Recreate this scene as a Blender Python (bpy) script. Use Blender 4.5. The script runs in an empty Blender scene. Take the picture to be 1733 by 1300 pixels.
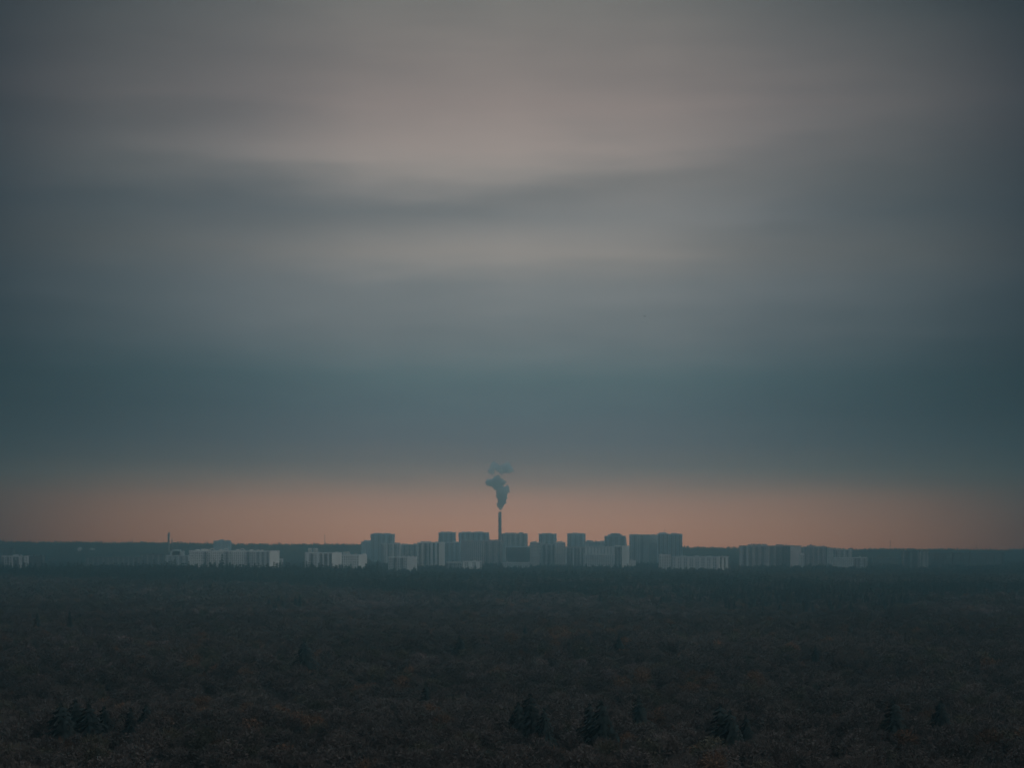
import bpy, bmesh, math, random
from mathutils import Vector, Matrix, noise as mnoise
R = math.radians
random.seed(7)
scn = bpy.context.scene
COL = scn.collection

# ------------------------------------------------------------------ camera
F = 3000.0; CX = 866.5; HY = 907.0; CZ = 75.0      # focal length in photo pixels, centre column, horizon row, eye height
cam_d = bpy.data.cameras.new("camera"); cam = bpy.data.objects.new("camera", cam_d)
COL.objects.link(cam); scn.camera = cam
cam.location = (0, 0, CZ); cam.rotation_euler = (R(90), 0, 0)
cam_d.sensor_width = 36; cam_d.lens = F / 1733 * 36
cam_d.shift_y = (HY - 650) / 1733
cam_d.clip_start = 1; cam_d.clip_end = 30000
scn.view_settings.view_transform = 'Standard'; scn.view_settings.look = 'None'
scn.view_settings.exposure = 0.0; scn.view_settings.gamma = 1
scn.cycles.volume_bounces = 3
scn.cycles.max_bounces = 6
scn.cycles.volume_step_rate = 1.0
scn.cycles.use_denoising = True

def at(px, py, Y): return Vector(((px - CX) / F * Y, Y, CZ - (py - HY) / F * Y))
def X(px, Y): return (px - CX) / F * Y
def Zp(py, Y): return CZ - (py - HY) / F * Y
def lin(r, g, b):
    return tuple((c / 255 / 12.92) if c <= 10 else ((c / 255 + .055) / 1.055) ** 2.4 for c in (r, g, b))

# ------------------------------------------------------------------ sky
SUN_DIR = Vector((0.80, -0.50, 0.24)).normalized()
w = bpy.data.worlds.new("World"); scn.world = w; w.use_nodes = True
NT = w.node_tree; NT.nodes.clear()
def nd(t, **k):
    n = NT.nodes.new(t)
    for a, b in k.items(): setattr(n, a, b)
    return n
def mth(op, a, b=None, c=None, clamp=False):
    n = nd('ShaderNodeMath', operation=op); n.use_clamp = clamp
    for i, v in enumerate((a, b, c)):
        if v is None: continue
        if isinstance(v, (int, float)): n.inputs[i].default_value = v
        else: NT.links.new(v, n.inputs[i])
    return n.outputs[0]
def ramp(fac, stops, interp='LINEAR'):
    n = nd('ShaderNodeValToRGB'); cr = n.color_ramp; cr.interpolation = interp
    stops = sorted(stops)
    cr.elements[0].position = stops[0][0]; cr.elements[0].color = (*stops[0][1], 1)
    cr.elements[1].position = stops[-1][0]; cr.elements[1].color = (*stops[-1][1], 1)
    for p, c in stops[1:-1]:
        e = cr.elements.new(p); e.color = (*c, 1)
    NT.links.new(fac, n.inputs[0]); return n.outputs[0]
def mixc(mode, fac, a, b):
    n = nd('ShaderNodeMix', data_type='RGBA', blend_type=mode)
    for s, v in ((n.inputs[0], fac), (n.inputs[6], a), (n.inputs[7], b)):
        if isinstance(v, (int, float)): s.default_value = v
        elif isinstance(v, tuple): s.default_value = (*v, 1)
        else: NT.links.new(v, s)
    return n.outputs[2]
tc = nd('ShaderNodeTexCoord'); sp = nd('ShaderNodeSeparateXYZ'); NT.links.new(tc.outputs['Generated'], sp.inputs[0])
dx, dy, dz = sp.outputs
hyp = mth('SQRT', mth('ADD', mth('MULTIPLY', dx, dx), mth('ADD', mth('MULTIPLY', dy, dy), 1e-6)))
Vv = mth('MULTIPLY', mth('DIVIDE', dz, hyp), F)                 # elevation, F * tan(el)
az = mth('MULTIPLY', mth('ARCTAN2', dx, dy), F)                 # azimuth from the glow, F * radians
def fbm(su, sv, det, seed):
    n_ = nd('ShaderNodeTexNoise'); n_.inputs['Scale'].default_value = 1; n_.inputs['Detail'].default_value = det; n_.inputs['Roughness'].default_value = .5
    c_ = nd('ShaderNodeCombineXYZ'); NT.links.new(mth('MULTIPLY', az, 1/su), c_.inputs[0]); NT.links.new(mth('MULTIPLY', Vv, 1/sv), c_.inputs[1]); c_.inputs[2].default_value = seed
    NT.links.new(c_.outputs[0], n_.inputs['Vector']); return mth('SUBTRACT', n_.outputs[0], .5)
n_big, n_mid, n_fine = fbm(520, 130, 2, 0.3), fbm(300, 46, 4, 4.1), fbm(120, 26, 5, 8.8)
Vb = mth('ADD', mth('MULTIPLY_ADD', az, .012, Vv), mth('MULTIPLY_ADD', n_mid, 26, mth('MULTIPLY', n_fine, 9)))
Vn = mth('DIVIDE', Vb, 2400.0, clamp=True)
def L(*c): return lin(*c)
HB = (1.0, 1.0, 1.0)
sky_stops = [                                                   # row above the horizon -> colour of the cloud deck
    (0, (1.45, .575, .300)), (25, (1.41, .565, .305)), (57, (1.17, .48, .290)), (80, (.82, .37, .245)), (100, (.45, .225, .195)),
    (122, (.240, .150, .160)), (160, (.140, .124, .155)), (215, (.105, .126, .150)), (265, (.118, .158, .170)), (340, (.205, .205, .208)),
    (420, (.232, .222, .220)), (480, (.290, .250, .227)), (545, (.240, .222, .216)), (610, (.285, .245, .225)),
    (660, (.318, .257, .233)), (730, (.300, .234, .212)), (800, (.240, .195, .178)), (900, (.205, .180, .163)),
    (1150, (.20, .20, .20)), (1600, (.36, .40, .43)), (2300, (.52, .58, .63))]
base = ramp(Vn, [(v / 2400, c) for v, c in sky_stops], 'LINEAR')
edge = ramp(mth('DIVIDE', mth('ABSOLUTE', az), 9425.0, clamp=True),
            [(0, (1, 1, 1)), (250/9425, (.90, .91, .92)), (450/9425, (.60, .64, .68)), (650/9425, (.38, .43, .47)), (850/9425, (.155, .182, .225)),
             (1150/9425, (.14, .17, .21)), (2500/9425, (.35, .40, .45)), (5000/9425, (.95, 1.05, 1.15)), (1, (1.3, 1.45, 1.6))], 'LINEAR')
low = ramp(mth('DIVIDE', mth('ABSOLUTE', az), 9425.0, clamp=True),
           [(0, (1, 1, 1)), (250/9425, (.93, .92, .90)), (450/9425, (.74, .71, .66)), (650/9425, (.50, .44, .36)), (850/9425, (.17, .10, .05)),
            (1150/9425, (.13, .10, .08)), (2500/9425, (.2, .2, .2)), (1, (.5, .6, .9))], 'LINEAR')
lowf = mth('SUBTRACT', 1.0, mth('MULTIPLY', mth('SUBTRACT', Vv, 60.0), 1/90, clamp=True))
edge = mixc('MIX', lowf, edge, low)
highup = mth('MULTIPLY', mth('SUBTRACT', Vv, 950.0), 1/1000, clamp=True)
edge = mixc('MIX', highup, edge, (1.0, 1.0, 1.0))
# soft banks and gaps in the stratus: azimuth, elevation, half-width, half-height, strength, tilt
banks = [(-90, 675, 380, 85, .14, .00), (-420, 637, 360, 44, .24, -.02), (-600, 678, 330, 40, -.16, .02), (-30, 478, 280, 44, .20, .02),
         (330, 540, 240, 38, .15, .03), (200, 600, 340, 32, -.14, .14), (-240, 545, 360, 34, -.15, .02), (560, 655, 330, 60, .04, .08),
         (640, 590, 260, 60, -.15, .15), (470, 415, 280, 28, .10, .03), (-430, 400, 160, 60, .07, -.3), (-790, 250, 330, 110, -.34, .0), (790, 240, 330, 120, -.36, .0),
         (760, 890, 300, 50, -.22, -.1), (620, 770, 380, 60, .14, -.12), (-700, 480, 300, 60, -.06, .1), (-60, 860, 260, 60, .06, 0)]
Vw = mth('ADD', Vv, mth('MULTIPLY_ADD', n_big, 100, mth('MULTIPLY', n_mid, 60)))
upf = mth('MULTIPLY', Vv, 1/260, clamp=True)
tot = mth('MULTIPLY', upf, mth('MULTIPLY_ADD', n_big, .22, mth('MULTIPLY_ADD', n_mid, .27, mth('MULTIPLY', n_fine, .11))))
for (u0, v0, su, sv, a, t) in banks:
    du = mth('SUBTRACT', az, u0)
    dv = mth('SUBTRACT', mth('SUBTRACT', Vw, v0), mth('MULTIPLY', du, t))
    qu = mth('MULTIPLY', du, 1 / su); qv = mth('MULTIPLY', dv, 1 / sv)
    q = mth('ADD', mth('MULTIPLY', qu, qu), mth('MULTIPLY', qv, qv))
    tot = mth('MULTIPLY_ADD', mth('EXPONENT', mth('MULTIPLY', q, -1)), a, tot)
cl = mth('ADD', tot, 1.0)
cmb = nd('ShaderNodeCombineXYZ')
for i, p in enumerate((1.12, 1.0, .88)): NT.links.new(mth('POWER', cl, p), cmb.inputs[i])
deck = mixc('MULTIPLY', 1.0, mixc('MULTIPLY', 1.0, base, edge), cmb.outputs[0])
sky = nd('ShaderNodeTexSky', sky_type='NISHITA', sun_disc=False)
sky.sun_elevation = math.asin(SUN_DIR.z); sky.sun_rotation = math.atan2(SUN_DIR.x, SUN_DIR.y)
skys = mixc('MULTIPLY', 1.0, sky.outputs[0], (.05, .05, .05))
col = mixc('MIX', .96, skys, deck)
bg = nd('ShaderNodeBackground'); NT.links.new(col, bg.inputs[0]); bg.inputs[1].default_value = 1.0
wo = nd('ShaderNodeOutputWorld'); NT.links.new(bg.outputs[0], wo.inputs[0])

# ------------------------------------------------------------------ sun, weak and soft behind cloud
sd = bpy.data.lights.new("sun", 'SUN'); sd.energy = 0.42; sd.angle = R(16); sd.color = (1.0, .80, .66)
so = bpy.data.objects.new("sun", sd); COL.objects.link(so)
so.rotation_euler = SUN_DIR.to_track_quat('Z', 'Y').to_euler()

# ------------------------------------------------------------------ materials
def mat(name, colr, rough=.85, var=.12, scale=.3, spec=.3, metallic=0, objvar=0.0, tint2=None, emis=None):
    m = bpy.data.materials.new(name); m.use_nodes = True; t = m.node_tree
    b = t.nodes['Principled BSDF']; b.inputs['Roughness'].default_value = rough; b.inputs['Metallic'].default_value = metallic
    b.inputs['Specular IOR Level'].default_value = spec
    g = t.nodes.new('ShaderNodeNewGeometry'); n = t.nodes.new('ShaderNodeTexNoise'); n.inputs['Scale'].default_value = scale; n.inputs['Detail'].default_value = 4
    t.links.new(g.outputs['Position'], n.inputs['Vector'])
    r = t.nodes.new('ShaderNodeValToRGB'); t.links.new(n.outputs[0], r.inputs[0])
    r.color_ramp.elements[0].position = .3; r.color_ramp.elements[1].position = .7
    r.color_ramp.elements[0].color = (*[c * (1 - var) for c in colr], 1); r.color_ramp.elements[1].color = (*[c * (1 + var) for c in (tint2 or colr)], 1)
    out = r.outputs[0]
    if objvar:
        oi = t.nodes.new('ShaderNodeObjectInfo'); mr = t.nodes.new('ShaderNodeMapRange')
        mr.inputs['To Min'].default_value = 1 - objvar; mr.inputs['To Max'].default_value = 1 + objvar
        t.links.new(oi.outputs['Random'], mr.inputs['Value'])
        n2 = t.nodes.new('ShaderNodeTexNoise'); n2.inputs['Scale'].default_value = .006; n2.inputs['Detail'].default_value = 3
        t.links.new(oi.outputs['Location'], n2.inputs['Vector'])
        m2 = t.nodes.new('ShaderNodeMapRange'); m2.inputs['From Min'].default_value = .35; m2.inputs['From Max'].default_value = .65
        m2.inputs['To Min'].default_value = .74; m2.inputs['To Max'].default_value = 1.3
        t.links.new(n2.outputs[0], m2.inputs['Value'])
        mm = t.nodes.new('ShaderNodeMath'); mm.operation = 'MULTIPLY'; t.links.new(mr.outputs[0], mm.inputs[0]); t.links.new(m2.outputs[0], mm.inputs[1])
        vm = t.nodes.new('ShaderNodeVectorMath'); vm.operation = 'SCALE'; t.links.new(out, vm.inputs[0]); t.links.new(mm.outputs[0], vm.inputs['Scale'])
        out = vm.outputs[0]
    t.links.new(out, b.inputs['Base Color'])
    if emis:
        b.inputs['Emission Color'].default_value = (*emis[0], 1); b.inputs['Emission Strength'].default_value = emis[1]
    return m
M = {}
M['white'] = mat('painted panel white', (.68, .64, .61), .8, .08, .08)
M['pale'] = mat('pale plaster', (.50, .48, .47), .85, .10, .06)
M['grey'] = mat('grey concrete panel', (.42, .43, .44), .9, .14, .06)
M['teal'] = mat('concrete with haze blue', (.36, .44, .50), .8, .12, .06)  # concrete made paler and bluer in its colour to add to the distance haze
M['mauve'] = mat('brown grey brick', (.36, .32, .33), .9, .14, .08)
M['band'] = mat('pale loggia railing', (.62, .60, .59), .8, .08, .1)
M['rail'] = mat('dark loggia railing', (.20, .19, .20), .8, .12, .1)
M['recess_shade'] = mat('painted loggia shade', (.13, .13, .14), .9, .2, .3)  # shade behind the railings, put into a dark wall colour
M['roof'] = mat('roofing felt', (.10, .10, .10), .95, .2, .2)
M['glass'] = mat('window glass', (.035, .045, .05), .12, .1, 1, .5)
M['lit'] = mat('lit window', (.6, .55, .4), .5, .1, 1, .3, emis=((1.0, .85, .6), .8))
M['metal'] = mat('weathered steel', (.12, .12, .13), .6, .15, .5, .4, .5)
M['stack'] = mat('stained concrete', (.20, .19, .19), .9, .2, .12)
M['ground'] = mat('leaf litter', (.030, .024, .018), 1, .35, .02, .1, tint2=(.045, .032, .02))
M['bark'] = mat('bark', (.06, .05, .045), .95, .25, 3, .1)
M['brown'] = mat('bare twigs and brown leaves', (.064, .051, .045), .95, .12, .4, .1, objvar=.2)
M['rust'] = mat('rust leaves', (.100, .054, .032), .95, .2, .4, .1, objvar=.3)
M['ochre'] = mat('olive ochre leaves', (.058, .050, .034), .95, .2, .4, .1, objvar=.3)
M['birch'] = mat('pale bare birch twigs', (.108, .082, .078), .95, .12, .4, .1, objvar=.25)
M['needle'] = mat('spruce needles', (.015, .021, .020), .9, .3, .5, .15, objvar=.3)
M['dim'] = mat('wall dimmed in colour', (.085, .085, .09), .9, .15, .08)  # wall colour darkened to imitate the dimming towards both sides of the view
M['bird'] = mat('dark feathers', (.02, .02, .02), .8, .2, 8)

# ------------------------------------------------------------------ mesh helpers
class MB:
    def __init__(s): s.v = []; s.f = []; s.mi = []
    def face(s, pts, mi=0):
        i = len(s.v); s.v += [tuple(p) for p in pts]; s.f.append(tuple(range(i, i + len(pts)))); s.mi.append(mi)
    def box8(s, p, mi=0):                                       # p[0:4] lower ring ccw, p[4:8] upper ring
        i = len(s.v); s.v += [tuple(q) for q in p]
        for f in ((3, 2, 1, 0), (4, 5, 6, 7), (0, 1, 5, 4), (1, 2, 6, 5), (2, 3, 7, 6), (3, 0, 4, 7)):
            s.f.append(tuple(i + k for k in f)); s.mi.append(mi)
    def box(s, x0, x1, y0, y1, z0, z1, mi=0):
        s.box8([(x0, y0, z0), (x1, y0, z0), (x1, y1, z0), (x0, y1, z0), (x0, y0, z1), (x1, y0, z1), (x1, y1, z1), (x0, y1, z1)], mi)
    def tube(s, pts, rad, n=8, mi=0, cap=True):
        rings = []
        for k, p in enumerate(pts):
            p = Vector(p)
            d = (Vector(pts[min(k + 1, len(pts) - 1)]) - Vector(pts[max(k - 1, 0)])).normalized()
            a = d.orthogonal().normalized(); b = d.cross(a); r = rad[k]
            i = len(s.v)
            for j in range(n):
                t = 2 * math.pi * j / n; s.v.append(tuple(p + a * math.cos(t) * r + b * math.sin(t) * r))
            rings.append(i)
        for i, j in zip(rings, rings[1:]):
            for k in range(n): s.f.append((i + k, i + (k + 1) % n, j + (k + 1) % n, j + k)); s.mi.append(mi)
        if cap:
            s.f.append(tuple(rings[-1] + k for k in range(n))); s.mi.append(mi)
            s.f.append(tuple(rings[0] + n - 1 - k for k in range(n))); s.mi.append(mi)
    def mesh(s, name, mats):
        me = bpy.data.meshes.new(name); me.from_pydata(s.v, [], s.f)
        for m in (mats if isinstance(mats, (list, tuple)) else [mats]): me.materials.append(m)
        if any(s.mi): me.polygons.foreach_set('material_index', s.mi)
        me.update(); return me
    def build(s, name, mats, parent=None, loc=None):
        o = bpy.data.objects.new(name, s.mesh(name, mats)); COL.objects.link(o)
        if parent: o.parent = parent
        if loc is not None: o.location = loc
        return o
def tag(o, label=None, cat=None, group=None, kind=None):
    if label: o['label'] = label
    if cat: o['category'] = cat
    if group: o['group'] = group
    if kind: o['kind'] = kind
    return o
def empty(name, loc, label, cat, group=None):
    o = bpy.data.objects.new(name, None); COL.objects.link(o); o.location = loc
    return tag(o, label, cat, group)
def link_copy(o, parent=None, loc=None):
    c = o.copy(); COL.objects.link(c)
    if parent: c.parent = parent
    if loc is not None: c.location = loc
    return c

# ------------------------------------------------------------------ ground: one sheet, wooded flat land rising to a low ridge
def sstep(a, b, t):
    t = max(0, min(1, (t - a) / (b - a))); return t * t * (3 - 2 * t)
RIDGE = [(-900, 916), (0, 917), (130, 918), (290, 919.5), (440, 921), (600, 922), (760, 924), (1050, 926), (1250, 928), (1420, 929.5), (1733, 931), (2700, 933)]
def ridge_z(px, Y=5500):
    for (a, p), (b, q) in zip(RIDGE, RIDGE[1:]):
        if px <= b: break
    py = p + (q - p) * max(0, min(1, (px - a) / (b - a)))
    return Zp(py, Y) - 12
def ground_z(x, y):
    g = 3.2 * mnoise.noise((x / 310, y / 420, 3.1)) + 1.6 * mnoise.noise((x / 120, y / 150, 9.7))
    g *= 1 - .6 * sstep(2500, 3200, y)
    g -= 5 * math.exp(-((y - 700) / 130) ** 2) * (.6 + .4 * math.cos(x / 260))
    if y > 4000:
        px = CX + x / min(y, 5500) * F
        g += ridge_z(px) * sstep(4100, 5500, y) * (1 - .25 * sstep(5700, 7200, y))
    return g
GX = [-4600 + i * 100 for i in range(93)]; GY = [-800 + j * 60 for j in range(117)]
mb = MB(); mb.v = [(x, y, ground_z(x, y)) for y in GY for x in GX]; n = len(GX)
for j in range(len(GY) - 1):
    for i in range(n - 1): mb.f.append((j * n + i, j * n + i + 1, (j + 1) * n + i + 1, (j + 1) * n + i)); mb.mi.append(0)
g = mb.build('ground', M['ground']); tag(g, kind='structure')
for p in g.data.polygons: p.use_smooth = True

# ------------------------------------------------------------------ buildings
FOOT = []
PIER = {'white': 'band', 'pale': 'band', 'grey': 'pale', 'teal': 'grey', 'mauve': 'grey', 'dim': 'stack'}
class Seg:
    def __init__(s, a, b):
        s.a = Vector(a); s.b = Vector(b); s.len = (s.b - s.a).length; s.d = (s.b - s.a) / s.len; s.n = Vector((s.d.y, -s.d.x))
    def p(s, t, o, z): q = s.a + s.d * t + s.n * o; return (q.x, q.y, z)
    def box(s, mb, t0, t1, o0, o1, z0, z1, mi=0):                # o1 is the outer face
        mb.box8([s.p(t0, o1, z0), s.p(t1, o1, z0), s.p(t1, o0, z0), s.p(t0, o0, z0), s.p(t0, o1, z1), s.p(t1, o1, z1), s.p(t1, o0, z1), s.p(t0, o0, z1)], mi)
def building(name, label, pts, ytop, styles, depth=16, wall='grey', roofs=(), zoom=None, lo=0, group=None, visible_z=8, lit=()):
    """pts: front outline left to right as (photo column, distance); one style per stretch; ytop: row of the roof edge"""
    Yr = pts[0][1]
    P = [Vector((X(px, Y), Y)) for px, Y in pts]
    zt = Zp(ytop, Yr)
    c = P[0]; root = empty(name, (c.x, c.y, 0), label, 'apartment building' if 'apartment' in label else 'building', group)
    O = Vector((c.x, c.y)); Q = [p - O for p in P]
    back = [q + Vector((0, depth)) for q in Q]
    FOOT.append((min(p.x for p in P) - 4, max(p.x for p in P) + 4, min(p.y for p in P) - 4, max(p.y for p in P) + depth + 4))
    ring = Q + back[::-1]
    mb = MB(); k = len(ring)
    mb.v = [(q.x, q.y, -3) for q in ring] + [(q.x, q.y, zt) for q in ring]
    for i in range(k): mb.f.append((i, (i + 1) % k, k + (i + 1) % k, k + i)); mb.mi.append(0)
    mb.f.append(tuple(range(k, 2 * k))); mb.mi.append(0)
    mb.build('wall', M[wall], root)
    segs = [Seg(a, b) for a, b in zip(Q, Q[1:])]
    allseg = segs + [Seg(Q[-1], back[-1]), Seg(back[0], Q[0])]
    mb = MB()
    for sg in allseg: sg.box(mb, .003, sg.len - .003, -.35, .18, zt + .004, zt + 1.1)
    mb.build('parapet', M['band' if wall in ('white', 'pale') else wall], root)
    # floors
    fl = 2.9; nf = int((zt - 1.5) / fl); z0 = zt - 1.2 - nf * fl
    wins = []
    for sg, st in zip(segs, styles):
        if st == 'blank': continue
        bay = 3.5 if zoom is None else zoom
        m = max(1, int(sg.len / bay)); bw = sg.len / m
        for i in range(m):
            t0 = i * bw; kind = st[i % len(st)] if st != 'win' else 'w'
            if kind == 'w':                                       # window column
                for f in range(nf):
                    z = z0 + f * fl
                    if z < visible_z: continue
                    wins.append((sg, t0 + bw * .24, t0 + bw * .76, z + .95, z + 2.45))
            elif kind in 'lb':                                    # loggia column: dark sheet painted as recess shade, railings and side cheeks
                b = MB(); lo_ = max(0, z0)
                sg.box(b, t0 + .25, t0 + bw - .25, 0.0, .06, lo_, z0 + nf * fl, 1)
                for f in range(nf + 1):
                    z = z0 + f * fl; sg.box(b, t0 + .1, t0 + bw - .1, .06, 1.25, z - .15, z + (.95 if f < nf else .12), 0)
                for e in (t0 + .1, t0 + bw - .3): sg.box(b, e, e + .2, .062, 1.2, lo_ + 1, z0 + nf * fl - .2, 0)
                b.build('loggia_column', [M[PIER[wall] if kind == 'b' else ('dim' if wall == 'dim' else 'rail')], M['recess_shade']], root)
            elif kind == 'p':                                     # plain pier standing proud
                b = MB(); sg.box(b, t0 + .2, t0 + bw - .2, 0, .5, 0, zt - .3); b.build('pier', M[PIER[wall]], root)
    if wins:
        wins.sort(key=lambda q: -q[3]); shown, rest = wins[:100], wins[100:]
        protos = {}
        for j, (sg, t0, t1, za, zb) in enumerate(shown):
            key = (id(sg), round(t1 - t0, 3))
            mid = sg.p((t0 + t1) / 2, 0, (za + zb) / 2)
            isl = j in lit
            if key not in protos or isl:
                b = MB(); h = (t1 - t0) / 2; s2 = Seg(Vector((0, 0)), sg.d.copy())
                s2.box(b, -h, h, .004, .10, -.75, .75, 0); s2.box(b, -h - .09, h + .09, .103, .20, -.84, -.75, 1)
                o = b.build('window', [M['lit' if isl else 'glass'], M['band']], root, mid)
                if isl: tag(o, 'lit window')
                else: protos[key] = o
            else: link_copy(protos[key], root, mid)
        if rest:
            b = MB()
            for sg, t0, t1, za, zb in rest: sg.box(b, t0, t1, .004, .10, za, zb)
            o = b.build('window', M['glass'], root); tag(o, kind='stuff')
    rr = random.Random(len(label) * 31 + int(pts[0][0]))
    for j in range(rr.randint(2, 5)):
        sg = rr.choice(segs); t = rr.uniform(.1, .9) * sg.len; v0 = rr.uniform(1.2, 3.2); hgt = rr.uniform(1.6, 3.4); b = MB()
        a0 = sg.a + sg.d * t + Vector((0, rr.uniform(3.5, depth - 6)))
        b.box(a0.x - v0 / 2, a0.x + v0 / 2, a0.y, a0.y + 2, zt - .1, zt + hgt); b.box(a0.x - v0 / 2 - .15, a0.x + v0 / 2 + .15, a0.y - .15, a0.y + 2.15, zt + hgt + .003, zt + hgt + .2)
        b.build('roof_vent', M['roof' if rr.random() < .5 else wall], root)
    if rr.random() < .6:
        sg = rr.choice(segs); a0 = sg.a + sg.d * sg.len * rr.uniform(.2, .8) + Vector((0, depth * .4)); hgt = rr.uniform(4, 8); b = MB()
        b.tube([(a0.x, a0.y, zt - .1), (a0.x, a0.y, zt + hgt)], [.16, .10], 5)
        for q in (.7, .85, .97): b.box(a0.x - .9, a0.x + .9, a0.y - .05, a0.y + .05, zt + hgt * q, zt + hgt * q + .1)
        b.build('antenna', M['metal'], root)
    # things on the roof: (kind, column0, column1, row of its top)
    for rf in roofs:
        kd, a, b_, yt = rf[:4]; x0 = X(a, Yr) - O.x; x1 = X(b_, Yr) - O.x; z1 = Zp(yt, Yr)
        # stand it on the roof: find front offset at this column
        xm = (x0 + x1) / 2; yb = 0
        for q0, q1 in zip(Q, Q[1:]):
            if q0.x <= xm <= q1.x and q1.x > q0.x: yb = q0.y + (q1.y - q0.y) * (xm - q0.x) / (q1.x - q0.x)
        mb = MB()
        if kd == 'house':
            mb.box(x0, x1, yb + 3.5, yb + depth - 3.5, zt - .2, z1); mb.box(x0 - .25, x1 + .25, yb + 3.2, yb + depth - 3.2, z1 + .003, z1 + .3)
            mb.build('lift_house', M[wall], root)
        elif kd == 'mast':
            mb.tube([(xm, yb + 6, zt - .2), (xm, yb + 6, z1)], [.35, .18], 6)
            for q in (.55, .8): mb.box(xm - 1.6, xm + 1.6, yb + 5.9, yb + 6.1, zt + (z1 - zt) * q, zt + (z1 - zt) * q + .25)
            mb.build('antenna', M['metal'], root)
        elif kd == 'arch':
            r1 = (x1 - x0) / 2; h = z1 - zt; kk = 14
            for j in range(kk):
                a0 = math.pi * j / kk; a1 = math.pi * (j + 1) / kk
                q = []
                for yy in (yb - .3, yb + .7):
                    for (aa, rr) in ((a0, 1), (a1, 1), (a1, .66), (a0, .66)): q.append((xm + r1 * rr * math.cos(aa), yy, zt + .8 + (h - .8) * rr * math.sin(aa)))
                mb.box8([q[3], q[7], q[4], q[0], q[2], q[6], q[5], q[1]])
            mb.build('roof_arch', M['white'], root)
        elif kd == 'gable':
            mb.v = [(x0, yb + .4, zt), (x1, yb + .4, zt), (xm, yb + .4, z1), (x0, yb + 6, zt), (x1, yb + 6, zt), (xm, yb + 6, z1)]
            mb.f = [(0, 1, 2), (5, 4, 3), (0, 2, 5, 3), (1, 4, 5, 2), (0, 3, 4, 1)]; mb.mi = [0] * 5
            mb.build('gable', M['grey'], root)
        elif kd == 'frame':                                        # open pale canopy frame on top
            mb.box(x0, x1, yb, yb + 1, z1 - 1.2, z1)
            for j in range(4):
                xx = x0 + (x1 - x0 - .8) * j / 3; mb.box(xx, xx + .8, yb, yb + 1, zt + 1.1, z1 - 1.2)
            mb.build('roof_frame', M['white'], root)
    return root

def tower(label, a, b, yt, Y, top=(), **k):
    return building('apartment_tower', label, [(a, Y), (b, Y)], yt, [k.pop('st', 'wlw')], k.pop('depth', 26), k.pop('wall', 'teal'),
                    top, group=None, zoom=k.pop('bay', 4.2), **k)
AB = 'apartment_building'
# -- far tall towers against the glow
tower('broad blue tower left of the chimney with flat roof, leftmost tall one', 627, 667, 904.6, 4300, [('house', 632, 646, 902.6), ('house', 649, 660, 902.8)])
tower('narrow blue tower just left of the widest slant-sided tower', 742, 771, 902, 4350, [('house', 748, 765, 900.4)])
tower('blue tower with flat roof touching the right side of the chimney', 849, 893, 903.8, 4300, [('house', 855, 873, 902.2), ('house', 878, 884, 901.4)], wall='grey', st='lww')
tower('square blue tower, first one right of the chimney tower', 912, 942, 904.4, 4320, [('house', 920, 934, 902.8)])
tower('square blue tower, second one right of the chimney tower', 960.5, 991, 904, 4320, [('house', 967, 984, 902.6)])
# slant-sided tower
r_ = tower('widest blue tower with a slanting right side, left of the chimney', 776, 827, 902, 4350, [('house', 783, 797, 900.6), ('house', 803, 818, 900.4)], st='wwl')
b = MB(); x0 = X(827, 4350) - X(776, 4350); x1 = x0 + 6.0
b.box8([(x0, 2, 0), (x1 + 2, 2, 0), (x1 + 2, 24, 0), (x0, 24, 0), (x0, 2, Zp(902, 4350) - .5), (x0 + .6, 2, Zp(902, 4350) - .5), (x0 + .6, 24, Zp(902, 4350) - .5), (x0, 24, Zp(902, 4350) - .5)])
b.v = [v for v in b.v]; b.build('slanted_wing', M['teal'], r_)
# stepped tower
r_ = tower('stepped tower with a raised middle and lower shoulders', 1024, 1059, 908, 4200, [('house', 1029.5, 1053, 905), ('house', 1034, 1050, 903)], st='lwl')
b = MB(); Yq = 4200; x0 = X(1059, Yq) - X(1024, Yq)
b.box8([(x0, 2, 0), (x0 + 9, 2, 0), (x0 + 9, 24, 0), (x0, 24, 0), (x0, 2, Zp(909, Yq)), (x0 + .8, 2, Zp(909, Yq)), (x0 + .8, 24, Zp(909, Yq)), (x0, 24, Zp(909, Yq))])
b.build('slanted_wing', M['teal'], r_)
# right-hand cluster
building('apartment_tower', 'broad dark tower with a long flat roof right of the stepped tower', [(1066, 4000), (1098, 3990), (1116, 4020)], 905.8, ['wwlw', 'w'], 22, 'grey', [('house', 1072, 1080, 904.6), ('house', 1096, 1104, 905)], zoom=4.2)
building('apartment_tower', 'tower carrying a small antenna on its roof right of the broad dark tower', [(1114, 3960), (1131, 3960)], 904, ['lw'], 22, 'teal', [('house', 1117, 1128, 901.6), ('mast', 1125, 1126, 894.8)], zoom=4.2)
building('apartment_tower', 'rightmost tall tower with vents on the roof edge', [(1131.6, 3965), (1155, 3965)], 904.8, ['wl'], 20, 'teal', [('house', 1137, 1141, 902.6), ('house', 1144, 1146, 902.8), ('house', 1148, 1151, 903.6)], zoom=4.2)
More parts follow.
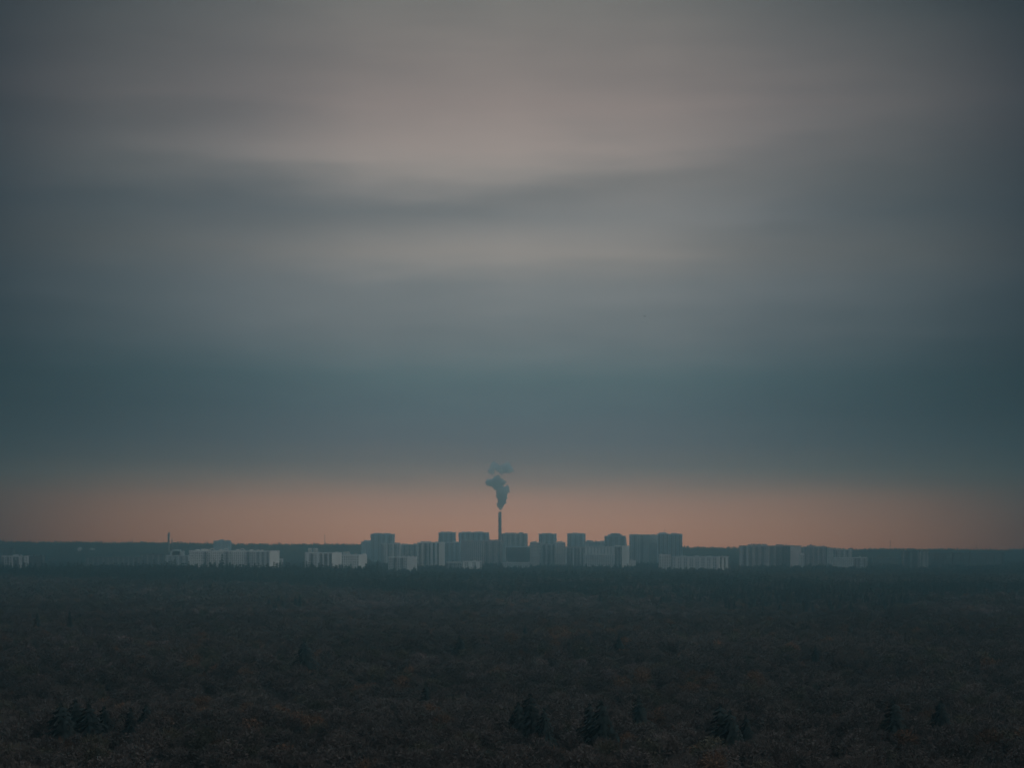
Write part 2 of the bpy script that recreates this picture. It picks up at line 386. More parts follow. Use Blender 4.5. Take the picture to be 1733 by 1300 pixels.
# -- middle distance blocks behind the front row
building(AB, 'low dark block peeping out behind the leftmost tall tower', [(611, 4500), (627, 4500)], 917.5, ['w'], 20, 'teal', [('house', 616, 621, 914.6), ('house', 622, 626, 915)])
building(AB, 'grey block with dark piers right below the leftmost tall tower', [(645, 3900), (678, 3900)], 921, ['lwwp'], 20, 'grey', [('house', 666, 676, 919), ('house', 648, 653, 919.6)])
building(AB, 'grey block with low lift houses between the white end wall and the striped apartment block', [(678, 3950), (708, 3950)], 922.5, ['wwl'], 20, 'grey', [('house', 683, 690, 921), ('house', 700, 706, 921)])
building(AB, 'pale striped apartment block with stepped roof below the narrow blue tower', [(706, 3600), (724, 3610), (743, 3590), (752, 3640)], 919, ['wlw', 'plp', 'blank'], 20, 'pale', [('house', 711, 729, 916.6), ('house', 737, 742, 917)])
building(AB, 'grey apartment block filling the gap below the narrow blue tower', [(750, 3900), (780, 3900)], 918.6, ['wwl'], 22, 'teal', [('house', 768, 774, 917.2)])
building(AB, 'large plain mauve block in front of the slant-sided tower', [(780, 3800), (815, 3790), (850, 3800)], 916, ['ww', 'wwl'], 24, 'mauve', [('house', 828, 842, 914), ('house', 790, 800, 915)], zoom=4.4)
building(AB, 'dark glazed block in front of the tower beside the chimney', [(856, 3700), (897, 3700)], 926, ['lll'], 22, 'teal', (), zoom=4.2)
building(AB, 'low pale hall in front of the dark glazed block', [(851, 3450), (897, 3440)], 953, ['ww'], 22, 'grey', ())
building(AB, 'pale checkered apartment block left of the first square blue tower', [(897, 3650), (914, 3650)], 919, ['wbw'], 22, 'pale', [('house', 901, 908, 917.2)], lit=(70,))
building(AB, 'grey block with a dark glazed lower front between the two square towers', [(914, 3700), (939, 3690)], 921.5, ['wwl'], 20, 'grey', ())
building(AB, 'checkered apartment block with low lift houses between the two square blue towers', [(939, 3660), (957, 3660)], 918.8, ['wbw'], 20, 'pale', [('house', 944, 951, 916.8)])
building(AB, 'striped mauve apartment block in front of the second square blue tower', [(957, 3550), (990, 3540)], 927, ['plwl'], 20, 'mauve', ())
building(AB, 'low block with stepped roof between the second square tower and the stepped tower', [(991, 4250), (1026, 4250)], 917.4, ['w'], 20, 'grey', [('house', 993, 1003, 915), ('house', 1018, 1025, 915.6)])
building(AB, 'grey block rising behind the pale roofline block', [(988, 3800), (1041, 3800)], 926, ['wp'], 20, 'grey', ())
building(AB, 'long low apartment block with a pale roofline below the stepped tower', [(988, 3500), (1041, 3490)], 939.5, ['www'], 18, 'grey', ())
building(AB, 'apartment block with a plain pale end wall left of the broad dark tower', [(1041, 3550), (1053, 3540), (1065, 3555)], 925, ['lw', 'blank'], 20, 'pale', [('house', 1044, 1050, 923.4)])
building(AB, 'pale block with a low plain wing at the foot of the broad dark tower', [(1066, 3500), (1076, 3500)], 950, ['blank'], 16, 'pale', ())
building(AB, 'pale low block at the foot of the antenna tower', [(1116, 3300), (1135, 3300)], 940, ['ww'], 16, 'pale', ())
building(AB, 'long low pale office block with rows of piers on the right', [(1137, 3300), (1216, 3290), (1234, 3310)], 943, ['wwp', 'plp'], 18, 'grey', [('house', 1154, 1160, 941), ('house', 1176, 1182, 941), ('house', 1198, 1204, 941), ('gable', 1206, 1226, 941.5)])
# -- front white row
building(AB, 'long white apartment building with three roof arches and plain bright end wall',
         [(320, 3100), (432, 3080), (457, 3035), (471, 3048)], 933, ['wwwwwwwblwb', 'pbwlb', 'blank'], 16, 'white',
         [('house', 331, 337, 930.6), ('house', 341, 345, 929.6), ('house', 346, 352, 930), ('arch', 355.5, 364.5, 928.2), ('house', 372, 376, 930.4), ('arch', 380, 389, 928.2),
          ('house', 401, 406, 930.2), ('arch', 408.5, 417.5, 928.2), ('house', 425, 429, 930.6), ('house', 437, 441, 931), ('house', 447, 450, 931)])
building(AB, 'small low white annex beside the end wall of the long arched building', [(471.5, 3075), (478, 3078)], 947, ['w'], 12, 'pale', ())
building(AB, 'white apartment building with open roof crown and bright blank end wall',
         [(516, 3050), (543, 3040), (562, 3015), (577, 3022)], 936, ['wpwlw', 'lwpl', 'blank'], 16, 'white', [('frame', 522, 528, 928.6), ('frame', 531.5, 539, 928.6), ('mast', 565, 566, 933)])
building(AB, 'white apartment building with three dark gables and pinkish end wall',
         [(578, 3100), (607, 3090), (620, 3096)], 940, ['www', 'blank'], 15, 'white', [('gable', 578.5, 583, 936), ('gable', 588.5, 594.5, 936), ('gable', 599, 604.5, 936), ('frame', 582, 592, 934.6)])
building(AB, 'pale apartment building with dark gables and plain end wall below the leftmost tall tower',
         [(657, 3200), (689, 3190), (705, 3196)], 943.5, ['wwwl', 'blank'], 15, 'pale', [('gable', 660, 666, 939.6), ('gable', 671, 677, 939.6), ('gable', 681, 687, 939.6), ('gable', 695, 703, 941)])
building(AB, 'low pale building with portal shaped front between trees below the slant-sided tower', [(783, 3300), (815, 3300)], 951, ['pwwp'], 14, 'pale', ())
building(AB, 'dark low office block left of the portal shaped building', [(755, 3350), (781, 3350)], 952, ['lw'], 14, 'grey', ())
building(AB, 'glazed building with tall white piers at the far left edge', [(3, 3050), (20, 3050), (41, 3040), (46, 3050)], 942, ['lw', 'plwlp', 'w'], 18, 'grey', [('house', 22, 34, 939.6)])
building(AB, 'dark glazed wing with a thin pale roof edge at the far left', [(46.5, 3060), (72, 3070)], 942.6, ['wll'], 16, 'dim', ())
building(AB, 'faint pale block behind the glazed building at the far left edge', [(-12, 3900), (22, 3900)], 929, ['wwl'], 16, 'dim', [('house', 2, 8, 927.6)])
building(AB, 'long low hazy industrial hall left of the slim chimney', [(145, 3500), (236, 3480)], 944, ['wpw'], 30, 'dim', ())
building(AB, 'second low hazy hall nearer the slim chimney', [(236, 3600), (276, 3600)], 939, ['wpw'], 24, 'dim', ())
building(AB, 'stepped hazy apartment block between the slim chimney and the long white building', [(280, 3500), (318, 3500)], 941, ['wwl'], 18, 'grey', [('house', 288, 310, 933), ('house', 291, 304, 930.6)])
building(AB, 'far apartment block with a raised roof rising over the ridge behind the arched building', [(361, 4700), (389, 4700)], 916, ['w'], 24, 'teal', [('house', 371, 378, 913.8)])
building(AB, 'long dark apartment block with ragged roof vents on the right', [(1253, 3600), (1266, 3590), (1300, 3590), (1325, 3600), (1338, 3580), (1356, 3600)], 924.6, ['pwl', 'wlw', 'wll', 'll', 'blank'], 22, 'mauve',
         [('house', 1266, 1270, 921.6), ('house', 1272, 1278, 921), ('house', 1280, 1287, 921.2), ('house', 1289, 1298, 921.4), ('house', 1315, 1325, 921.8), ('house', 1330, 1342, 923.4)], zoom=4.0)
building(AB, 'dark apartment block with one tall roof vent, second long block on the right', [(1362, 3650), (1400, 3650)], 926.2, ['lww'], 20, 'mauve', [('house', 1368, 1381, 923.6), ('house', 1372.6, 1374.4, 921.6), ('house', 1385, 1396, 925)])
building(AB, 'small pale block just right of the tall roof vent block', [(1401, 3700), (1412, 3700)], 928.6, ['w'], 16, 'grey', ())
building(AB, 'pale checkered low block on the right behind trees', [(1411, 3700), (1442, 3700)], 931, ['wlw'], 16, 'grey', ())
building(AB, 'pale low building with two dark bays right of the checkered block', [(1410, 3400), (1443, 3400), (1468, 3400)], 944.4, ['ww', 'wlwlw'], 16, 'grey', ())
building(AB, 'tiny pale kiosk building between the two dark apartment blocks', [(1354, 3450), (1361, 3450)], 939, ['w'], 12, 'pale', ())
building(AB, 'dim mauve apartment block edged with pale stripes at the far right', [(1528, 3500), (1556, 3490), (1571, 3500)], 933.5, ['pllw', 'pwp'], 18, 'dim', [('house', 1545, 1550, 932)])
building(AB, 'very long dim low apartment block running to the right edge', [(1572, 3600), (1700, 3620)], 937, ['wwwwl'], 18, 'dim', ())
building(AB, 'low dim grey hall left of the striped block at the far right', [(1478, 3700), (1524, 3700)], 946, ['w'], 18, 'dim', ())
building('village_house', 'tiny far house under the ridge, left one of two', [(131, 4900), (138, 4900)], 929, ['w'], 10, 'pale', [('gable', 131, 138, 926)])
building('village_house', 'tiny far house under the ridge, right one of two', [(151, 4900), (159, 4900)], 930, ['w'], 10, 'pale', [('gable', 151, 159, 927.4)])

# ------------------------------------------------------------------ chimneys and masts
def chimney(name, label, px, py, Y, r0, r1, rings, head=0):
    zt = Zp(py, Y); root = empty(name, (X(px, Y), Y, 0), label, 'chimney')
    b = MB(); kk = 10
    b.tube([(0, 0, zt * i / kk) for i in range(kk + 1)], [r0 + (r1 - r0) * (i / kk) ** .7 for i in range(kk + 1)], 24)
    b.build('shaft', M['stack'], root)
    b = MB(); b.tube([(0, 0, zt - 5), (0, 0, zt + .6)], [r1 + head, r1 + head], 24); b.build('rim', M['stack'], root)
    for ry in rings:
        z = Zp(ry, Y); b = MB(); rr = r1 + (r0 - r1) * (1 - z / zt)
        b.tube([(0, 0, z), (0, 0, z + .5)], [rr + 2.2, rr + 2.2], 24)
        for j in range(16):
            a = 2 * math.pi * j / 16; b.tube([((rr + 1.8) * math.cos(a), (rr + 1.8) * math.sin(a), z + .5), ((rr + 1.8) * math.cos(a), (rr + 1.8) * math.sin(a), z + 1.8)], [.08, .08], 4)
        b.tube([(0, 0, z + 1.7), (0, 0, z + 1.9)], [rr + 1.9, rr + 1.9], 24)
        b.build('service_platform', M['metal'], root)
    b = MB(); b.box(-r0 - .5, -r1 - .2, -.4, .4, 2, zt - 3); b.build('ladder', M['metal'], root)
chimney('smoking_chimney', 'tall dark power plant chimney giving off a plume of smoke', 846.5, 866.5, 4600, 4.4, 3.2, (882.5, 896, 909), .5)
chimney('slim_chimney', 'slim dark chimney with thicker head on the left horizon', 286, 902, 4800, 3.0, 1.9, (907,), 1.0)
chimney('thin_stack', 'very thin stack just right of the slim chimney on the left horizon', 291.5, 912, 4800, 1.0, .8, (), .3)
def mast(label, px, py, Y, wd, arms):
    zt = Zp(py, Y); gz = ground_z(X(px, Y), Y); root = empty('radio_mast', (X(px, Y), Y, gz), label, 'mast'); H = zt - gz
    b = MB()
    for sx in (-1, 1):
        for sy in (-1, 1): b.tube([(sx * wd, sy * wd, 0), (sx * wd * .35, sy * wd * .35, H)], [.28, .18], 5)
    k = int(H / 3)
    for i in range(k):
        z0, z1 = H * i / k, H * (i + 1) / k; w0 = wd * (1 - .65 * i / k); w1 = wd * (1 - .65 * (i + 1) / k)
        s_ = 1 if i % 2 else -1
        for a in (-1, 1):
            b.tube([(-s_ * w0, a * w0, z0), (s_ * w1, a * w1, z1)], [.12, .12], 4); b.tube([(a * w0, -s_ * w0, z0), (a * w1, s_ * w1, z1)], [.12, .12], 4)
    b.build('lattice', M['metal'], root)
    b = MB(); b.tube([(0, 0, H * .9), (0, 0, H + 2)], [.3, .15], 6)
    for q in arms: b.box(-1.8, 1.8, -1.8, 1.8, H * q, H * q + .5)
    b.build('antenna_platform', M['metal'], root)
mast('slender lattice mast on the horizon above the crowned white building', 549.5, 905.5, 5200, 1.4, (.96,))
mast('short mast on the horizon left of the slim chimney', 224, 912.5, 5300, 1.3, (.95,))
mast('slender mast on the right horizon', 1506.5, 915.5, 5300, 1.3, (.97,))
mast('stubby mast near the right end of the horizon', 1652, 922, 5400, 1.8, (.8, .95))

# ------------------------------------------------------------------ trees
def leaf(mb, c, s, mi, up=0.0, rnd=random):
    a = Vector((rnd.gauss(0, 1), rnd.gauss(0, 1), rnd.gauss(0, 1))).normalized(); b_ = a.orthogonal().normalized(); 
    q = rnd.uniform(0, 6.28); c2 = a.cross(b_); u = b_ * math.cos(q) + c2 * math.sin(q); v = a.cross(u)
    mb.face([c - u * s * .5 - v * s * .3, c + u * s * .5 - v * s * .3, c + v * s * .6], mi)
def twig(mb, c, d, ln, wd, mi):
    s = d.orthogonal().normalized() * wd; mb.face([c - s, c + s, c + d * ln], mi)
def decid(seed, h, r, n, size, twn):
    rnd = random.Random(seed); cr = MB(); tr = MB()
    th = h * .5
    tr.tube([(0, 0, -1), (rnd.uniform(-.3, .3), rnd.uniform(-.3, .3), th * .6), (rnd.uniform(-.5, .5), rnd.uniform(-.5, .5), th), (0, 0, h * .86)], [.32, .25, .18, .04], 6, 0, False)
    lobes = [(Vector((0, 0, h - r * .8)), r * .72)]
    for i in range(9):
        a = i * 2.4 + rnd.uniform(-.4, .4); e = rnd.uniform(0, 1); d = r * (.72 - .45 * e) * rnd.uniform(.8, 1.15)
        c = Vector((math.cos(a) * d, math.sin(a) * d, h * (.50 + .34 * e))); lobes.append((c, r * rnd.uniform(.34, .52)))
        tr.tube([(0, 0, th * rnd.uniform(.55, 1.0)), tuple(c * .55 + Vector((0, 0, th * .35))), tuple(c)], [.13, .08, .03], 4, 0, False)
    tw = sum(l[1] ** 2 for l in lobes)
    for c, lr in lobes:
        k = int(n * lr * lr / tw)
        for _ in range(k):
            d = Vector((rnd.gauss(0, 1), rnd.gauss(0, 1), rnd.gauss(0, 1) * .9 + .15)).normalized(); rr = lr * (rnd.random() ** .45)
            leaf(cr, c + d * rr, size * rnd.uniform(.6, 1.4), 0, rnd=rnd)
        for _ in range(int(twn * lr * lr / tw)):
            d = Vector((rnd.gauss(0, 1), rnd.gauss(0, 1), abs(rnd.gauss(0, 1)) * .9 + .3)).normalized()
            twig(cr, c + d * lr * rnd.uniform(.4, .95), (d + Vector((0, 0, .4))).normalized(), rnd.uniform(.7, 1.9), rnd.uniform(.05, .11) * (size / .4), 0)
    return cr, tr
def spruce(seed, h, r, tiers, per, size, ex=.85):
    rnd = random.Random(seed); cr = MB(); tr = MB()
    tr.tube([(0, 0, -1), (0, 0, h * .5), (0, 0, h * .97)], [.32, .2, .03], 6, 0, False)
    for t in range(tiers):
        f = t / (tiers - 1); z = h * (.12 + .86 * f); rad = r * (1 - f) ** ex * rnd.uniform(.78, 1.15) + .12
        m = max(4, int(per * (1 - f * .6))); a0 = rnd.uniform(0, 6)
        for i in range(m):
            a = a0 + 6.283 * i / m + rnd.uniform(-.2, .2); R_ = rad * rnd.uniform(.75, 1.15); d = Vector((math.cos(a), math.sin(a), 0)); s = Vector((-d.y, d.x, 0))
            z_ = z + rnd.uniform(-.2, .2) * h / tiers
            k = max(1, int(R_ / size))
            for j in range(k):
                q0 = j / k; q1 = (j + 1.3) / k
                p0 = d * R_ * q0 + Vector((0, 0, z_ - .28 * R_ * q0 ** 1.4)); p1 = d * R_ * min(q1, 1.1) + Vector((0, 0, z_ - .28 * R_ * min(q1, 1.1) ** 1.4 - .12))
                wd = size * .62 * (1 - .45 * q0)
                cr.face([p0 + s * wd * .6, p0 - s * wd * .6 - Vector((0, 0, .2)), p1], 0)
                cr.face([p0 + Vector((0, 0, .18)), p1 + s * wd, p1 - s * wd - Vector((0, 0, size * .55))], 0)
    cr.tube([(0, 0, h * .93), (0, 0, h + .5)], [.16, .02], 4, 0, False)
    return cr, tr
VAR = []     # (crown mesh, trunk mesh, joined mesh)
def variant(crtr, m, nm):
    cr, tr = crtr; cm = cr.mesh(nm + ' crown', M[m]); tm = tr.mesh(nm + ' trunk', M['bark'])
    VAR.append((cm, tm))
for i, (m, h, r) in enumerate([('brown', 19, 4.6), ('brown', 20.5, 5.0), ('brown', 18, 4.9), ('brown', 21, 4.3), ('rust', 19, 4.6), ('rust', 17.5, 5), ('ochre', 20, 4.8), ('ochre', 18, 4.4)]):
    variant(decid(100 + i, h, r, 2600, .40, 900), m, 'broadleaf')
for i, (h, r) in enumerate([(24, 4.2), (21, 3.4), (26, 4.8), (22, 3.9)]):
    variant(spruce(200 + i, h, r, 26, 15, .9), 'needle', 'spruce')
for i, (h, r) in enumerate([(22, 6.2), (24, 5.6), (20, 6.6)]):
    variant(spruce(260 + i, h, r, 24, 18, 1.0, .55), 'needle', 'spruce')
# lighter meshes for the wood that reads as one mass, trunk and crown together
LOD = {}
def lod(key, crtr, m):
    cr, tr = crtr; off = len(cr.v); cr.v += tr.v; cr.f += [tuple(i + off for i in f) for f in tr.f]; cr.mi += [1] * len(tr.f)
    o = bpy.data.objects.new('tree form', cr.mesh('tree form', [M[m], M['bark']])); LOD.setdefault(key, []).append(o)
for i, (m, h, r) in enumerate([('brown', 19, 4.6), ('brown', 20.5, 5.0), ('brown', 18, 4.9), ('brown', 21, 4.3), ('rust', 19, 4.6), ('rust', 17.5, 5), ('ochre', 20, 4.8), ('ochre', 18, 4.4)]):
    lod('mid', decid(300 + i, h, r, 1300, .60, 420), m)
    lod('far', decid(320 + i, h, r, 260, 1.35, 60), m)
for i, (h, r) in enumerate([(19, 4.2), (17.5, 4.6)]):
    lod('mid', decid(340 + i, h, r, 1300, .60, 420), 'birch'); lod('far', decid(350 + i, h, r, 260, 1.35, 60), 'birch')
for i, (h, r) in enumerate([(24, 4.0), (21, 3.4), (26, 4.3), (22, 3.7)]):
    lod('con', spruce(400 + i, h, r, 16, 10, 1.4), 'needle')
    lod('confar', spruce(420 + i, h, r * 1.1, 10, 6, 2.6), 'needle')

def in_foot(x, y):
    for a, b, c, d in FOOT:
        if a < x < b and c < y < d: return True
    return False
def lerp(pts, x):
    for (a, p), (b, q) in zip(pts, pts[1:]):
        if x <= b: return p + (q - p) * max(0, min(1, (x - a) / (b - a)))
    return pts[-1][1]
BELT_TOP = [(0, 966), (250, 962), (640, 968), (700, 985), (950, 984), (1020, 981), (1250, 984), (1733, 987)]
BELT_BOT = [(0, 974), (250, 984), (420, 984), (560, 992), (700, 1000), (950, 1001), (1100, 1008), (1250, 1028), (1500, 1030), (1560, 1010), (1733, 1000)]
def con_prob(px, py, x, y):
    if y > 4050: return .25
    t, b_ = lerp(BELT_TOP, px), lerp(BELT_BOT, px)
    if 700 < px < 1020: t = 985
    n1 = mnoise.noise((x / 90, y / 240, 5.5))
    if t <= py <= b_:
        p = .95
        if px > 1020: p = .62 if py > 1000 else .8
        return p if n1 > -.3 else .25
    if 640 < px < 1300 and py < 985:
        if 972 < py < 979: return .93
        return .02 if py >= 979 else (.5 if n1 > 0 else .2)
    if py < 968: return .45
    return .002 + (.35 if n1 > .5 and y > 1400 else 0)
def rust_prob(px, py, x, y):
    n = mnoise.noise((x / 70 + 40, y / 110, 1.5))
    p = .05 + max(0, n - .15) * .9
    if 985 < py < 1004 and (620 < px < 690 or 990 < px < 1140): p += .35
    return min(.7, p)
# spruces that stand out of the brown canopy: column, row of the tip, distance, scale
FEAT = [(515, 1082, 800, 1.15, 'large lone dark spruce standing out of the brown canopy left of centre'),
        (778, 1074, 900, .9, 'small dark spruce below the smoking chimney, left of two'),
        (889, 1056, 1010, .9, 'small dark spruce above and right of the one below the chimney'),
        (1047, 1076, 905, .85, 'small dark spruce in the brown canopy right of centre'),
        (962, 1082, 880, .7, 'short dark spruce midway between two small spruces'),
        (1016, 1000, 1560, 1.25, 'big spruce just under the dark conifer belt right of centre'),
        (1120, 1006, 1500, 1.1, 'spruce under the dark conifer belt beyond the broad dark tower'),
        (957, 977, 2150, 1.15, 'tall spruce tip breaking the belt below the two square towers'),
        (1595, 979, 2100, 1.1, 'lone spruce tip near the right end of the belt'),
        (118, 1034, 1090, 1.2, 'wide dark spruce on the left below the belt'),
        (897, 1171, 520, 1.05, 'tallest dark spruce of the bottom centre cluster'), (877, 1184, 520, .85, 'shorter dark spruce left in the bottom centre cluster'),
        (921, 1196, 500, .7, 'low dark spruce right in the bottom centre cluster'),
        (998, 1187, 510, .85, 'dark spruce left in the pair right of the bottom centre cluster'), (1017, 1183, 500, 1.0, 'dark spruce right in the pair right of the bottom centre cluster'),
        (1081, 1174, 560, .75, 'slim dark spruce alone between the bottom pair and the broad right spruce'),
        (1219, 1188, 500, 1.05, 'broad dark spruce at the bottom right of centre'), (1235, 1200, 490, .9, 'dark spruce leaning on the broad spruce at the bottom right of centre'),
        (1262, 1207, 500, .6, 'low dark spruce right beside the broad one'),
        (1512, 1183, 520, 1.05, 'dark spruce at the bottom right, left of two'), (1592, 1181, 520, .85, 'narrow dark spruce at the bottom right, right of two'),
        (103, 1187, 530, 1.15, 'first dark spruce of the row at the bottom left'), (127, 1181, 552, 1.2, 'second dark spruce of the row at the bottom left'),
        (150, 1189, 536, 1.2, 'third dark spruce of the row at the bottom left'), (176, 1193, 556, .9, 'fourth dark spruce of the row at the bottom left'),
        (221, 1196, 540, .7, 'fifth dark spruce of the row at the bottom left'), (247, 1190, 560, .8, 'last dark spruce of the row at the bottom left'),
        (1380, 1092, 830, .6, 'small spruce half sunk in the canopy on the right')]
def place(vi, x, y, z, s, rot, name, label, cat, group):
    cm, tm = VAR[vi]
    root = empty(name, (x, y, z), label, cat, group); root.rotation_euler = (0, 0, rot); root.scale = (s[0], s[0], s[1])
    for nm, me in (('crown', cm), ('trunk', tm)):
        o = bpy.data.objects.new(nm, me); COL.objects.link(o); o.parent = root
feats = []
for i, (px, py, Y, s, lab) in enumerate(FEAT):
    vi, h = ((8 + i % 4), (24, 21, 26, 22)[i % 4]) if Y > 950 else (12 + i % 3, (22, 24, 20)[i % 3]); x = X(px, Y); zt = Zp(py, Y); gz = ground_z(x, Y)
    place(vi, x, Y, gz - .3, (s * 1.3, (zt - gz) / h), i * 1.7, 'spruce_tree', lab, 'spruce', None); feats.append((x, Y))

pts = []
def scatter(y0, y1, sp, mg):
    rnd = random.Random(int(y0)); y = y0
    while y < y1:
        hw = (866 + mg) / F * y; x = -hw + rnd.uniform(0, sp)
        while x < hw:
            xx = x + rnd.uniform(-.42, .42) * sp; yy = y + rnd.uniform(-.42, .42) * sp
            x += sp
            if y > 2950 and in_foot(xx, yy): continue
            if y < 1200 and any((xx - a) ** 2 + (yy - b_) ** 2 < 20 for a, b_ in feats): continue
            pts.append((xx, yy, rnd.random(), rnd.random(), rnd.random(), rnd.random()))
        y += sp
scatter(330, 1500, 7.4, 160); scatter(1500, 3000, 8.6, 120); scatter(3000, 4100, 12, 120); scatter(4100, 5650, 11, 200)
groups = {'mid': [], 'con': [], 'far': [], 'confar': []}
near_d = []; near_c = []
rnd_b = random.Random(55)
for (x, y, a, b_, c, d) in pts:
    px = CX + x / y * F; py = HY + 56 / y * F
    gz = ground_z(x, y)
    k = c + .0
    big = .82 + .38 * k
    if y > 4100: big *= .62 * (.66 + .6 * d * d if y > 5200 else 1)
    elif 2500 < y < 3000 and px > 640: big *= .76
    elif y > 3000: big *= .78
    if 355 < px < 392 and 2975 < y < 3060: big *= 1.35
    spike = 1 + (.35 * d * d if 2500 < y < 2980 and px < 660 else 0)
    if a < con_prob(px, py, x, y):
        key = 'con' if y < 2000 else 'confar'; vi = int(b_ * 3.99); sc = (big * (1.15 if y > 1200 else 1.2), big * .88 * spike)
        rec = (x, y, gz - .3, vi, sc, d * 6.28)
        groups[key].append(rec)
        if -10 < px < 1743: near_c.append((y, rec, key))
    else:
        q = rust_prob(px, py, x, y)
        vi = (4 + int(d * 1.99)) if b_ < q else ((6 + int(d * 1.99)) if b_ < q + .14 else int(d * 3.99))
        bn = mnoise.noise((x / 130 + 9, y / 260, 7.7))
        if 978 < py < 1040 and rnd_b.random() < (.62 if 560 < px < 1200 else .3) + bn * .8: vi = 8 + int(d * 1.99)
        elif 1040 < py < 1130 and rnd_b.random() < .08 + bn * .25: vi = 8 + int(d * 1.99)
        key = 'mid' if y < 1500 else 'far'; sc = (big * 1.08, big * .95)
        rec = (x, y, gz - .3, vi, sc, a * 6.28)
        groups[key].append(rec)
        if -10 < px < 1743 and HY + 48 / y * F < 1312: near_d.append((y, rec, key))
near_d.sort(key=lambda t: t[0]); near_c.sort(key=lambda t: t[0])
DL = {0: 'bare brown broadleaf tree in the closed canopy of the bottom foreground', 4: 'rust coloured broadleaf tree in the closed canopy of the bottom foreground',
      6: 'olive ochre broadleaf tree in the closed canopy of the bottom foreground'}
for _, rec, key in near_d[:300]:
    groups[key].remove(rec); x, y, z, vi, sc, rot = rec
    q = 0 if vi < 4 else (4 if vi < 6 else 6)
    place(vi, x, y, z, sc, rot, 'broadleaf_tree', DL[q], 'tree', {0: 'bare brown trees of the foreground canopy', 4: 'rust coloured trees of the foreground canopy', 6: 'olive trees of the foreground canopy'}[q])
for _, rec, key in near_c[:270]:
    groups[key].remove(rec); x, y, z, vi, sc, rot = rec
    place(8 + vi, x, y, z, sc, rot, 'spruce_tree', 'small dark spruce in the jagged conifer belt or the brown wood just before it', 'spruce', 'spruces of the belt and the wood before it')

def forest(name, key, recs, label, cat):
    me = bpy.data.meshes.new(name); me.from_pydata([r[:3] for r in recs], [], [])
    ia = me.attributes.new('form', 'INT', 'POINT'); ia.data.foreach_set('value', [r[3] for r in recs])
    sa = me.attributes.new('size', 'FLOAT_VECTOR', 'POINT'); sa.data.foreach_set('vector', [q for r in recs for q in (r[4][0], r[4][0], r[4][1])])
    ra = me.attributes.new('turn', 'FLOAT_VECTOR', 'POINT'); ra.data.foreach_set('vector', [q for r in recs for q in (0, 0, r[5])])
    o = bpy.data.objects.new(name, me); COL.objects.link(o); tag(o, label, cat, kind='stuff')
    ng = bpy.data.node_groups.new(name + ' nodes', 'GeometryNodeTree')
    ng.interface.new_socket('Geometry', in_out='INPUT', socket_type='NodeSocketGeometry'); ng.interface.new_socket('Geometry', in_out='OUTPUT', socket_type='NodeSocketGeometry')
    gi = ng.nodes.new('NodeGroupInput'); go = ng.nodes.new('NodeGroupOutput'); jn = ng.nodes.new('GeometryNodeJoinGeometry')
    def attr(nm, ty):
        a = ng.nodes.new('GeometryNodeInputNamedAttribute'); a.data_type = ty; a.inputs['Name'].default_value = nm; return a.outputs['Attribute']
    A, S, T = attr('form', 'INT'), attr('size', 'FLOAT_VECTOR'), attr('turn', 'FLOAT_VECTOR')
    for k, ob in enumerate(LOD[key]):
        cp = ng.nodes.new('FunctionNodeCompare'); cp.data_type = 'INT'; cp.operation = 'EQUAL'; ng.links.new(A, cp.inputs[2]); cp.inputs[3].default_value = k
        oi = ng.nodes.new('GeometryNodeObjectInfo'); oi.inputs['Object'].default_value = ob; oi.inputs['As Instance'].default_value = True
        ip = ng.nodes.new('GeometryNodeInstanceOnPoints')
        ng.links.new(gi.outputs[0], ip.inputs['Points']); ng.links.new(cp.outputs[0], ip.inputs['Selection']); ng.links.new(oi.outputs['Geometry'], ip.inputs['Instance'])
        ng.links.new(T, ip.inputs['Rotation']); ng.links.new(S, ip.inputs['Scale']); ng.links.new(ip.outputs[0], jn.inputs[0])
    ng.links.new(jn.outputs[0], go.inputs[0])
    md = o.modifiers.new('trees', 'NODES'); md.node_group = ng
forest('broadleaf_wood', 'mid', groups['mid'], 'brown autumn wood covering the middle ground', 'forest')
forest('distant_broadleaf_wood', 'far', groups['far'], 'hazy brown wood around and behind the city blocks', 'forest')
forest('conifer_wood', 'con', groups['con'], 'dark conifers mixed through the nearer wood', 'forest')
forest('distant_conifer_belt', 'confar', groups['confar'], 'dark jagged conifer belt in front of the city blocks', 'forest')
print('trees', {k: len(v) for k, v in groups.items()})

# ------------------------------------------------------------------ bird
b = MB(); prof = [(-.28, .01), (-.2, .05), (-.05, .085), (.1, .075), (.2, .05), (.26, .045), (.31, .012)]
b.tube([(x_, 0, 0) for x_, _ in prof], [r for _, r in prof], 10)
for s in (-1, 1):
    b.v += [(.12, s * .05, .03), (-.08, s * .05, .03), (.14, s * .34, .16), (-.06, s * .32, .15), (.0, s * .66, .08), (.12, s * .05, .012), (-.08, s * .05, .012), (.14, s * .34, .145), (-.06, s * .32, .135)]
    i = len(b.v) - 9
    for f in ((0, 2, 3, 1), (2, 4, 3), (5, 6, 8, 7), (7, 8, 4), (0, 5, 7, 2), (1, 3, 8, 6), (2, 7, 4), (3, 4, 8)): b.f.append(tuple(i + k for k in f)); b.mi.append(0)
b.face([(-.2, -.04, 0), (-.42, -.09, .01), (-.42, .09, .01), (-.2, .04, 0)])
bo = b.build('flying_bird', M['bird'], None, at(1090.5, 535, 420)); bo.rotation_euler = (R(15), R(10), R(70)); bo.scale = (.8,) * 3
tag(bo, 'tiny dark bird flying alone in the sky right of centre', 'bird')

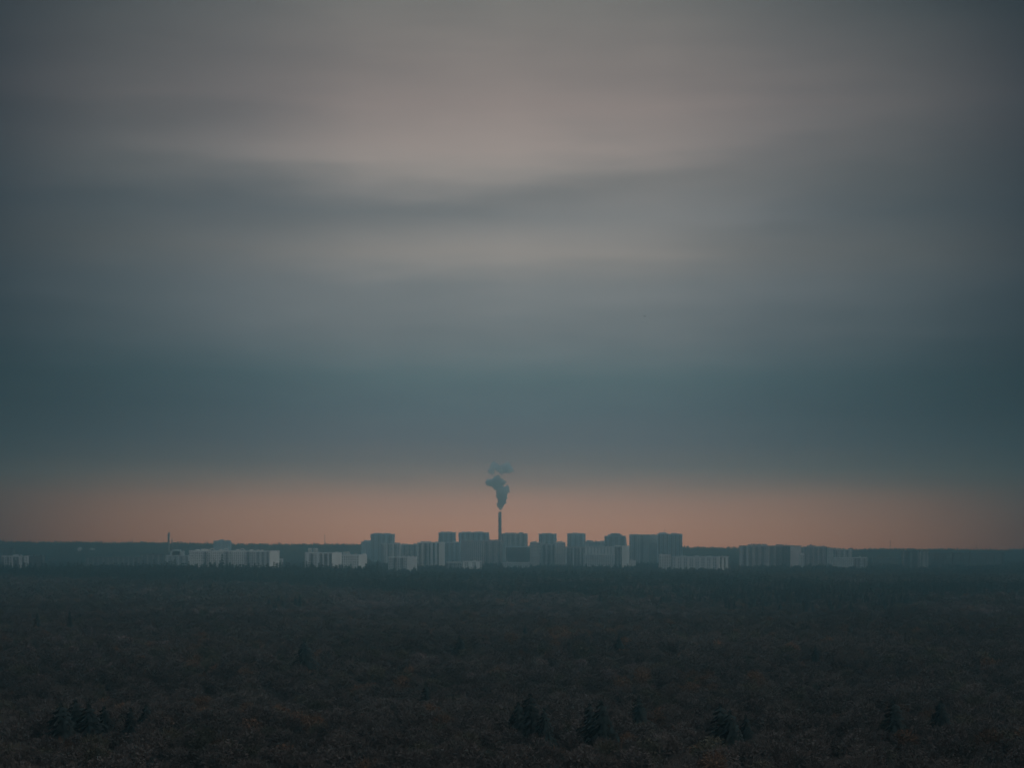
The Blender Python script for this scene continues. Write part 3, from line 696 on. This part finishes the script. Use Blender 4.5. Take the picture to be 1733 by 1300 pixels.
# ------------------------------------------------------------------ smoke
def volmat(name, colr, dens, ani, absorb=None, noise_scale=None):
    m = bpy.data.materials.new(name); m.use_nodes = True; t = m.node_tree; t.nodes.clear()
    o = t.nodes.new('ShaderNodeOutputMaterial'); v = t.nodes.new('ShaderNodeVolumePrincipled'); t.links.new(v.outputs[0], o.inputs['Volume'])
    v.inputs['Color'].default_value = (*colr, 1); v.inputs['Density'].default_value = dens; v.inputs['Anisotropy'].default_value = ani
    if absorb: v.inputs['Absorption Color'].default_value = (*absorb, 1)
    return m
YS = 4600
def plume(name, blobs, dens, label, cat):
    """blobs: photo column, row, radius in photo pixels"""
    bm = bmesh.new(); rnd = random.Random(3)
    c0 = at(blobs[0][0], blobs[0][1], YS)
    for (px, py, r) in blobs:
        p = at(px, py, YS + rnd.uniform(-4, 4)) - c0; rr = 1.12 * r / F * YS
        balls = [(p, rr * .86)]
        for j in range(12):
            d = Vector((rnd.gauss(0, 1), rnd.gauss(0, 1), rnd.gauss(0, 1))).normalized(); balls.append((p + d * rr * .86, rr * rnd.uniform(.26, .42)))
        for q, br in balls: bmesh.ops.create_icosphere(bm, subdivisions=2, radius=br, matrix=Matrix.Translation(q))
    m0 = bpy.data.meshes.new(name + ' form'); bm.to_mesh(m0); bm.free()
    ob = bpy.data.objects.new(name + ' form', m0); COL.objects.link(ob)
    rm = ob.modifiers.new('remesh', 'REMESH'); rm.mode = 'VOXEL'; rm.voxel_size = 1.3
    dg = bpy.context.evaluated_depsgraph_get()
    me = bpy.data.meshes.new_from_object(ob.evaluated_get(dg)); bpy.data.objects.remove(ob)
    for v in me.vertices:
        q = v.co; v.co += v.normal * (mnoise.noise(q / 6) * 1.3 + mnoise.noise(q / 2.8) * .6)
    me.materials.clear(); me.materials.append(volmat(name, (.74, .85, .91), dens, .2)); me.name = name
    o = bpy.data.objects.new(name, me); COL.objects.link(o); o.location = c0; return tag(o, label, cat, kind='stuff')
plume('smoke_plume', [(846.5, 861, 2.6), (847, 857, 4.8), (848.5, 851, 7), (850, 844, 8.6), (845, 840, 4.5), (851, 835, 9.4), (842, 839, 3.2), (856, 829, 6.4), (847, 827, 6.5), (841, 822, 6.8), (832, 818, 7.2), (826.5, 817, 5.4), (839, 813, 6.4), (848, 816, 5.4), (853, 817, 3.8), (842.5, 808.5, 4.2)],
      .22, 'billowing blue grey smoke plume rising from the tall chimney', 'smoke')
plume('smoke_wisp', [(832, 797, 6), (837, 789.5, 7), (846, 793, 5.8), (855, 793, 8), (862, 794, 7), (848, 799, 4.6), (859, 789, 6)],   .11, 'thin detached wisp of smoke drifting above the plume', 'smoke')

# ------------------------------------------------------------------ haze
mb = MB(); mb.box(-4750, 4750, -900, 6260, -14, 300)
hz = mb.build('haze', volmat('haze', (.46, .885, 1.0), 2.9e-4, .92)); tag(hz, kind='stuff')
